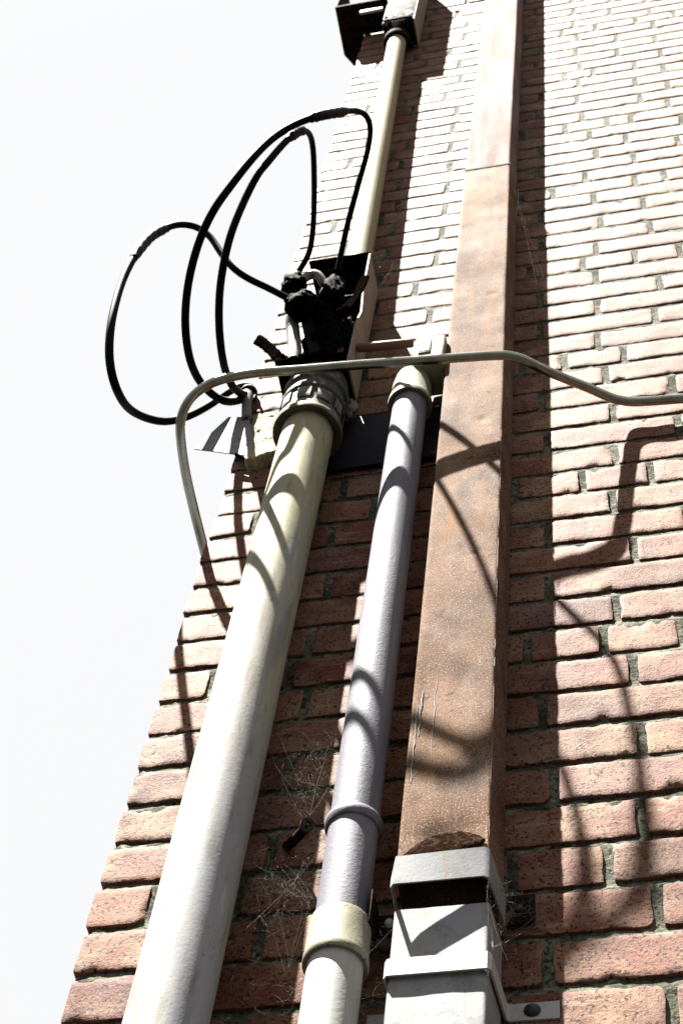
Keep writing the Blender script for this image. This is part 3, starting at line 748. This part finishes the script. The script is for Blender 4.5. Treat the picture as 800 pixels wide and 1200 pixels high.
# ------------------------------------------------------------------ square downpipe
t = thing('square_downpipe', 'rusty brown square metal downpipe standing off the brick wall', 'downpipe')
def duct(x0, x1, yf, yb, z0, z1, flare, shear=0.0, zref=0.0, step=0.02, dents=(), wav=0.0006, seed=0.0):
    outl = []
    R = 0.0045
    nf = 22
    for i in range(nf + 1):
        outl.append((x0 + R + (x1 - x0 - 2 * R) * i / nf, yf, 1))
    for i in range(1, 4):
        a = -math.pi / 2 + i * math.pi / 8
        outl.append((x1 - R + R * math.cos(a), yf + R + R * math.sin(a), 0.5))
    outl += [(x1, yf + R, 0), (x1 + flare * 0.55, (yf + yb) / 2, 0), (x1 + flare, yb, 0), (x0 - flare * 0.3, yb, 0), (x0, (yf + yb) / 2, 0), (x0, yf + R, 0)]
    for i in range(1, 4):
        a = math.pi + i * math.pi / 8
        outl.append((x0 + R + R * math.cos(a), yf + R + R * math.sin(a), 0.5))
    m = MB()
    k = max(2, int((z1 - z0) / step))
    V, F = [], []
    n = len(outl)
    for i in range(k + 1):
        z = z0 + (z1 - z0) * i / k
        for (x, y, w) in outl:
            dy = w * (wav * nz(x * 18 + seed, z * 3.5, 1.1) * 1.6 + wav * 0.5 * nz(x * 60 + seed, z * 14, 5.1))
            for (dx_, dz_, sx, sz, dep) in dents:
                e = ((x - dx_) / sx) ** 2 + ((z - dz_) / sz) ** 2
                if e < 9:
                    dy += w * dep * math.exp(-e)
            V.append((x + shear * (z - zref) + 0.0005 * nz(z * 6, 3.3 + seed, 0), y + dy, z))
    for i in range(k):
        for j in range(n):
            j2 = (j + 1) % n
            F.append((i * n + j, i * n + j2, (i + 1) * n + j2, (i + 1) * n + j))
    m.add(V, F)
    return m
dents = [(0.447, 1.20, 0.007, 0.006, 0.0026), (0.452, 1.72, 0.012, 0.008, 0.0016), (0.448, 0.78, 0.008, 0.006, 0.002), (0.425, 0.81, 0.006, 0.008, -0.0012),
         (0.43, 0.165, 0.03, 0.028, 0.006), (0.392, 0.45, 0.004, 0.05, 0.0012), (0.40, 1.27, 0.010, 0.02, -0.001)]
duct(0.3775, 0.4800, -0.073, -0.012, 0.113, 2.464, 0.0055, step=0.009, dents=dents).build('lower_length', M['rust'], t)
duct(0.3790, 0.4790, -0.0715, -0.012, 2.45, 4.65, 0.0055, 0.0062, 2.45, seed=4.0).build('upper_length', M['rustup'], t)
MB().box(0.3768, 0.4808, -0.0742, -0.0733, 2.458, 2.4655).build('seam_edge', M['darkiron'], t)
duct(0.3795, 0.4812, -0.0705, -0.012, -3.0, 0.058, 0.004, step=0.03, seed=8.0).build('foot_length', M['zinc'], t)
# loose tapered socket collar, open at the top and the bottom
m = MB()
ring = [(0.3760, -0.012), (0.3790, -0.093), (0.3830, -0.0975), (0.4765, -0.0845), (0.4815, -0.080), (0.4885, -0.012)]
def zl(x): return 0.0685 + (x - 0.382) * 0.165
def zu(x): return 0.112 + (x - 0.382) * 0.20
o = []
def zt_(x): return zu(x) if x > 0.381 else zl(x) + 0.014
for x, y in ring:
    o += [(x, y, zl(x)), (x, y, zt_(x))]
cx_, cy_ = 0.43, -0.045
for x, y in ring:
    o += [(x + (0.0018 if x < cx_ else -0.0018), y + (0.0018 if y < -0.05 else 0), zl(x)), (x + (0.0018 if x < cx_ else -0.0018), y + (0.0018 if y < -0.05 else 0), zt_(x))]
f = []
n2 = 2 * len(ring)
for i in range(len(ring) - 1):
    a = 2 * i
    f += [(a, a + 2, a + 3, a + 1), (n2 + a, n2 + a + 1, n2 + a + 3, n2 + a + 2), (a, n2 + a, n2 + a + 2, a + 2), (a + 1, a + 3, n2 + a + 3, n2 + a + 1)]
m.add(o, f)
m.build('socket_collar', M['zinc'], t)
# dirt packed above the collar
m = MB()
V, F = [], []
NX, NZ = 40, 12
for j in range(NZ + 1):
    for i in range(NX + 1):
        u, v = i / NX, j / NZ
        x = 0.381 + 0.094 * u
        top = 0.026 * math.sin(math.pi * min(1, max(0, (u - 0.02) / 0.96))) ** 0.7 + 0.004 * nz(u * 9, 2, 1) + 0.003
        z = 0.115 + (x - 0.382) * 0.2 + 0.02 + (v - 0.5) * 2 * top * (1 if v > 0.5 else 0.6)
        V.append((x, -0.0738 - 0.0022 * math.sin(math.pi * v) - 0.0012 * nz(u * 30, v * 8, 3), z))
for j in range(NZ):
    for i in range(NX):
        a = j * (NX + 1) + i
        F.append((a, a + 1, a + NX + 2, a + NX + 1))
m.add(V, F)
m.build('dirt_crust', M['dirt'], t)
# worn bare arris, pale scratches and a cobweb thread on the front
rw = random.Random(21)
z = 0.16
while z < 1.15:
    l = rw.uniform(0.02, 0.10)
    MB().tube([(0.4788 + rw.uniform(-0.0003, 0.0003), -0.0722 + rw.uniform(-0.0002, 0.0002), z + l * i / 8) for i in range(9)], lambda q, a: 0.0007 * min(1, 5 * min(q, 1 - q) + 0.2), n=6).build('worn_edge', M['rustup'], t)
    z += l + rw.uniform(0.01, 0.08)
for x, z0_, z1_, r_ in ((0.3855, 0.27, 0.42, 0.0011), (0.390, 0.36, 0.455, 0.0012), (0.4065, 0.30, 0.50, 0.0006)):
    MB().tube([(x + 0.0025 * nz(i * 0.7, x * 90, 0), -0.0732, z0_ + (z1_ - z0_) * i / 14) for i in range(15)], lambda q, a: r_ * (0.4 + 0.6 * math.sin(math.pi * q)) * (0.8 + 0.5 * nz(q * 9, x * 50, 2)), n=6).build('pale_line', M['zinc'], t)
# wall ear on the right of the collar
e = MB().box(0.4895, 0.520, -0.010, -0.0065, 0.088, 0.135, 0.001).build('wall_ear', M['darkiron'], t)
MB().lathe([(0.0001, 0.005), (0.004, 0.004), (0.0055, 0.001), (0.0055, 0.0)], (0.503, -0.010, 0.112), axis=(0, -1, 0), n=14).build('screw', M['screw'], e)
# strap
t = thing('pipe_strap', 'white painted metal strap wrapped round the foot of the square downpipe', 'strap')
m = MB()
sp = [(0.345, -0.0035), (0.3745, -0.0035), (0.3762, -0.006), (0.3762, -0.073), (0.3795, -0.0775), (0.4815, -0.0775), (0.4855, -0.0735), (0.4905, -0.0062), (0.4925, -0.0035), (0.5435, -0.0035)]
th = 0.0024
ip = []
for i, (x, y) in enumerate(sp):
    a = Vector(sp[max(i - 1, 0)]); b2 = Vector(sp[min(i + 1, len(sp) - 1)])
    d = (b2 - a).normalized()
    ip.append((x - d.y * th, y + d.x * th))
z0, z1 = -0.0455, -0.022
V = []
for (x, y), (x2, y2) in zip(sp, ip):
    V += [(x, y, z0), (x, y, z1), (x2, y2, z0), (x2, y2, z1)]
F = []
for i in range(len(sp) - 1):
    a = 4 * i
    F += [(a, a + 4, a + 5, a + 1), (a + 2, a + 3, a + 7, a + 6), (a, a + 2, a + 6, a + 4), (a + 1, a + 5, a + 7, a + 3)]
F += [(0, 1, 3, 2), (len(V) - 4, len(V) - 2, len(V) - 1, len(V) - 3)]
m.add(V, F)
m.build('band', M['strap'], t, smooth=30)
MB().lathe([(0.0001, 0.0055), (0.005, 0.0045), (0.0085, 0.0015), (0.009, 0.0)], (0.516, -0.0036, -0.033), axis=(0, -1, 0), n=20).build('screw', M['screw'], t)

# ------------------------------------------------------------------ stay rail
PR = [(0.8065, -0.02, 1.2817), (0.7657, -0.02, 1.2849), (0.7111, -0.022, 1.2882), (0.677, -0.023, 1.2951), (0.6503, -0.03, 1.3035), (0.6182, -0.052, 1.3036), (0.5799, -0.08, 1.2961), (0.5419, -0.108, 1.2915), (0.5188, -0.122, 1.2988), (0.4987, -0.128, 1.3059), (0.4753, -0.131, 1.3089), (0.4195, -0.135, 1.3105), (0.3218, -0.144, 1.3067), (0.2443, -0.154, 1.2973), (0.1553, -0.164, 1.2866), (0.1007, -0.17, 1.2833), (0.0642, -0.173, 1.2788), (0.0311, -0.172, 1.275), (0.0012, -0.166, 1.2708), (-0.0234, -0.155, 1.2621), (-0.0388, -0.141, 1.247), (-0.0477, -0.122, 1.2337), (-0.0483, -0.102, 1.2138), (-0.0418, -0.075, 1.1724), (-0.032, -0.049, 1.1297), (-0.0177, -0.018, 1.0768), (-0.0066, 0.01, 1.0379), (0.0042, 0.03, 1.0028)]
PR = [(1.02, -0.006, 1.283), (0.90, -0.018, 1.282)] + PR
t = thing('stay_rail', 'bent galvanised metal tube running across the pipes and round the wall corner', 'rail')
MB().tube(smoothpts(spline(PR, 8), 5), 0.0080, n=20).build('tube', M['galv'], t)
MB().lathe([(0.007, 0.0), (0.02, 0.0), (0.02, 0.004), (0.007, 0.004)], (1.02, -0.002, 1.283), axis=(0, -1, 0), n=24).build('fixing_flange', M['galv'], t)

# ------------------------------------------------------------------ cobwebs
def web(label, anchors, n, seed, r=0.000042, droop=0.016):
    rr = random.Random(seed)
    n = int(n * 2.8)
    m = MB()
    A = [Vector(q) for q in anchors]
    mid = sum(A, Vector()) / len(A)
    for k in range(n):
        if rr.random() < 0.12:                      # a few long guy threads
            a, b = rr.sample(A, 2)
            a = a + Vector((rr.gauss(0, 0.006), rr.gauss(0, 0.004), rr.gauss(0, 0.012)))
        else:                                       # short tangled threads of the sheet
            q, w = rr.sample(A, 2)
            c = q.lerp(w, rr.random()).lerp(mid, rr.random() * 0.7)
            d = Vector((rr.gauss(0, 1), rr.gauss(0, 0.5), rr.gauss(0, 1))).normalized() * rr.uniform(0.004, 0.017)
            a, b = c - d, c + d
        P = []
        bow = Vector((rr.gauss(0, droop), rr.gauss(0, droop * 0.4), rr.gauss(0, droop))) * min(1.0, (b - a).length * 16) * 0.8
        for i in range(7):
            q = i / 6
            P.append(a.lerp(b, q) + bow * (4 * q * (1 - q)) + Vector((rr.gauss(0, 0.0006), rr.gauss(0, 0.0004), rr.gauss(0, 0.0008))))
        m.tube(P, r * rr.uniform(0.6, 1.6), n=3, cap=False)
    return tag(m.build('spider_web', M['web'], smooth=0), label, 'spider web', 'cobwebs strung between pipes and wall', 'stuff')
web('dusty cobweb between the thick conduit and the grey pipe coupling ring', [(0.19, -0.05, 0.42), (0.20, -0.01, 0.47), (0.285, -0.06, 0.40), (0.285, -0.055, 0.30), (0.262, -0.05, 0.26), (0.20, -0.03, 0.31), (0.24, -0.004, 0.44)], 110, 3)
web('dusty cobweb between the thick conduit and the pale sleeve', [(0.195, -0.055, 0.18), (0.20, -0.02, 0.25), (0.285, -0.06, 0.10), (0.24, -0.004, 0.20), (0.29, -0.06, 0.20), (0.195, -0.05, 0.05), (0.265, -0.04, 0.02)], 120, 5)
web('thin cobweb low down between the sleeve pipe and the square downpipe foot', [(0.195, -0.06, -0.02), (0.29, -0.07, -0.05), (0.34, -0.07, -0.03), (0.38, -0.07, 0.03), (0.20, -0.02, -0.03), (0.375, -0.06, -0.05)], 40, 7)
web('cobweb in the shadow right of the rusty downpipe above the rail', [(0.484, -0.05, 1.95), (0.49, -0.02, 1.75), (0.55, -0.002, 1.88), (0.545, -0.002, 1.70), (0.56, -0.003, 1.78), (0.487, -0.06, 2.3)], 70, 9)
web('cobweb beside the top of the burnt junction box', [(0.17, -0.05, 2.05), (0.215, -0.03, 1.95), (0.26, -0.003, 2.1), (0.22, -0.003, 2.2), (0.20, -0.09, 1.95), (0.12, -0.09, 1.93)], 90, 13)
web('pale cobweb on the socket collar and wall ear', [(0.482, -0.08, 0.09), (0.50, -0.012, 0.115), (0.535, -0.003, 0.12), (0.49, -0.05, 0.05), (0.486, -0.07, -0.01)], 45, 15, 0.00009, 0.004)
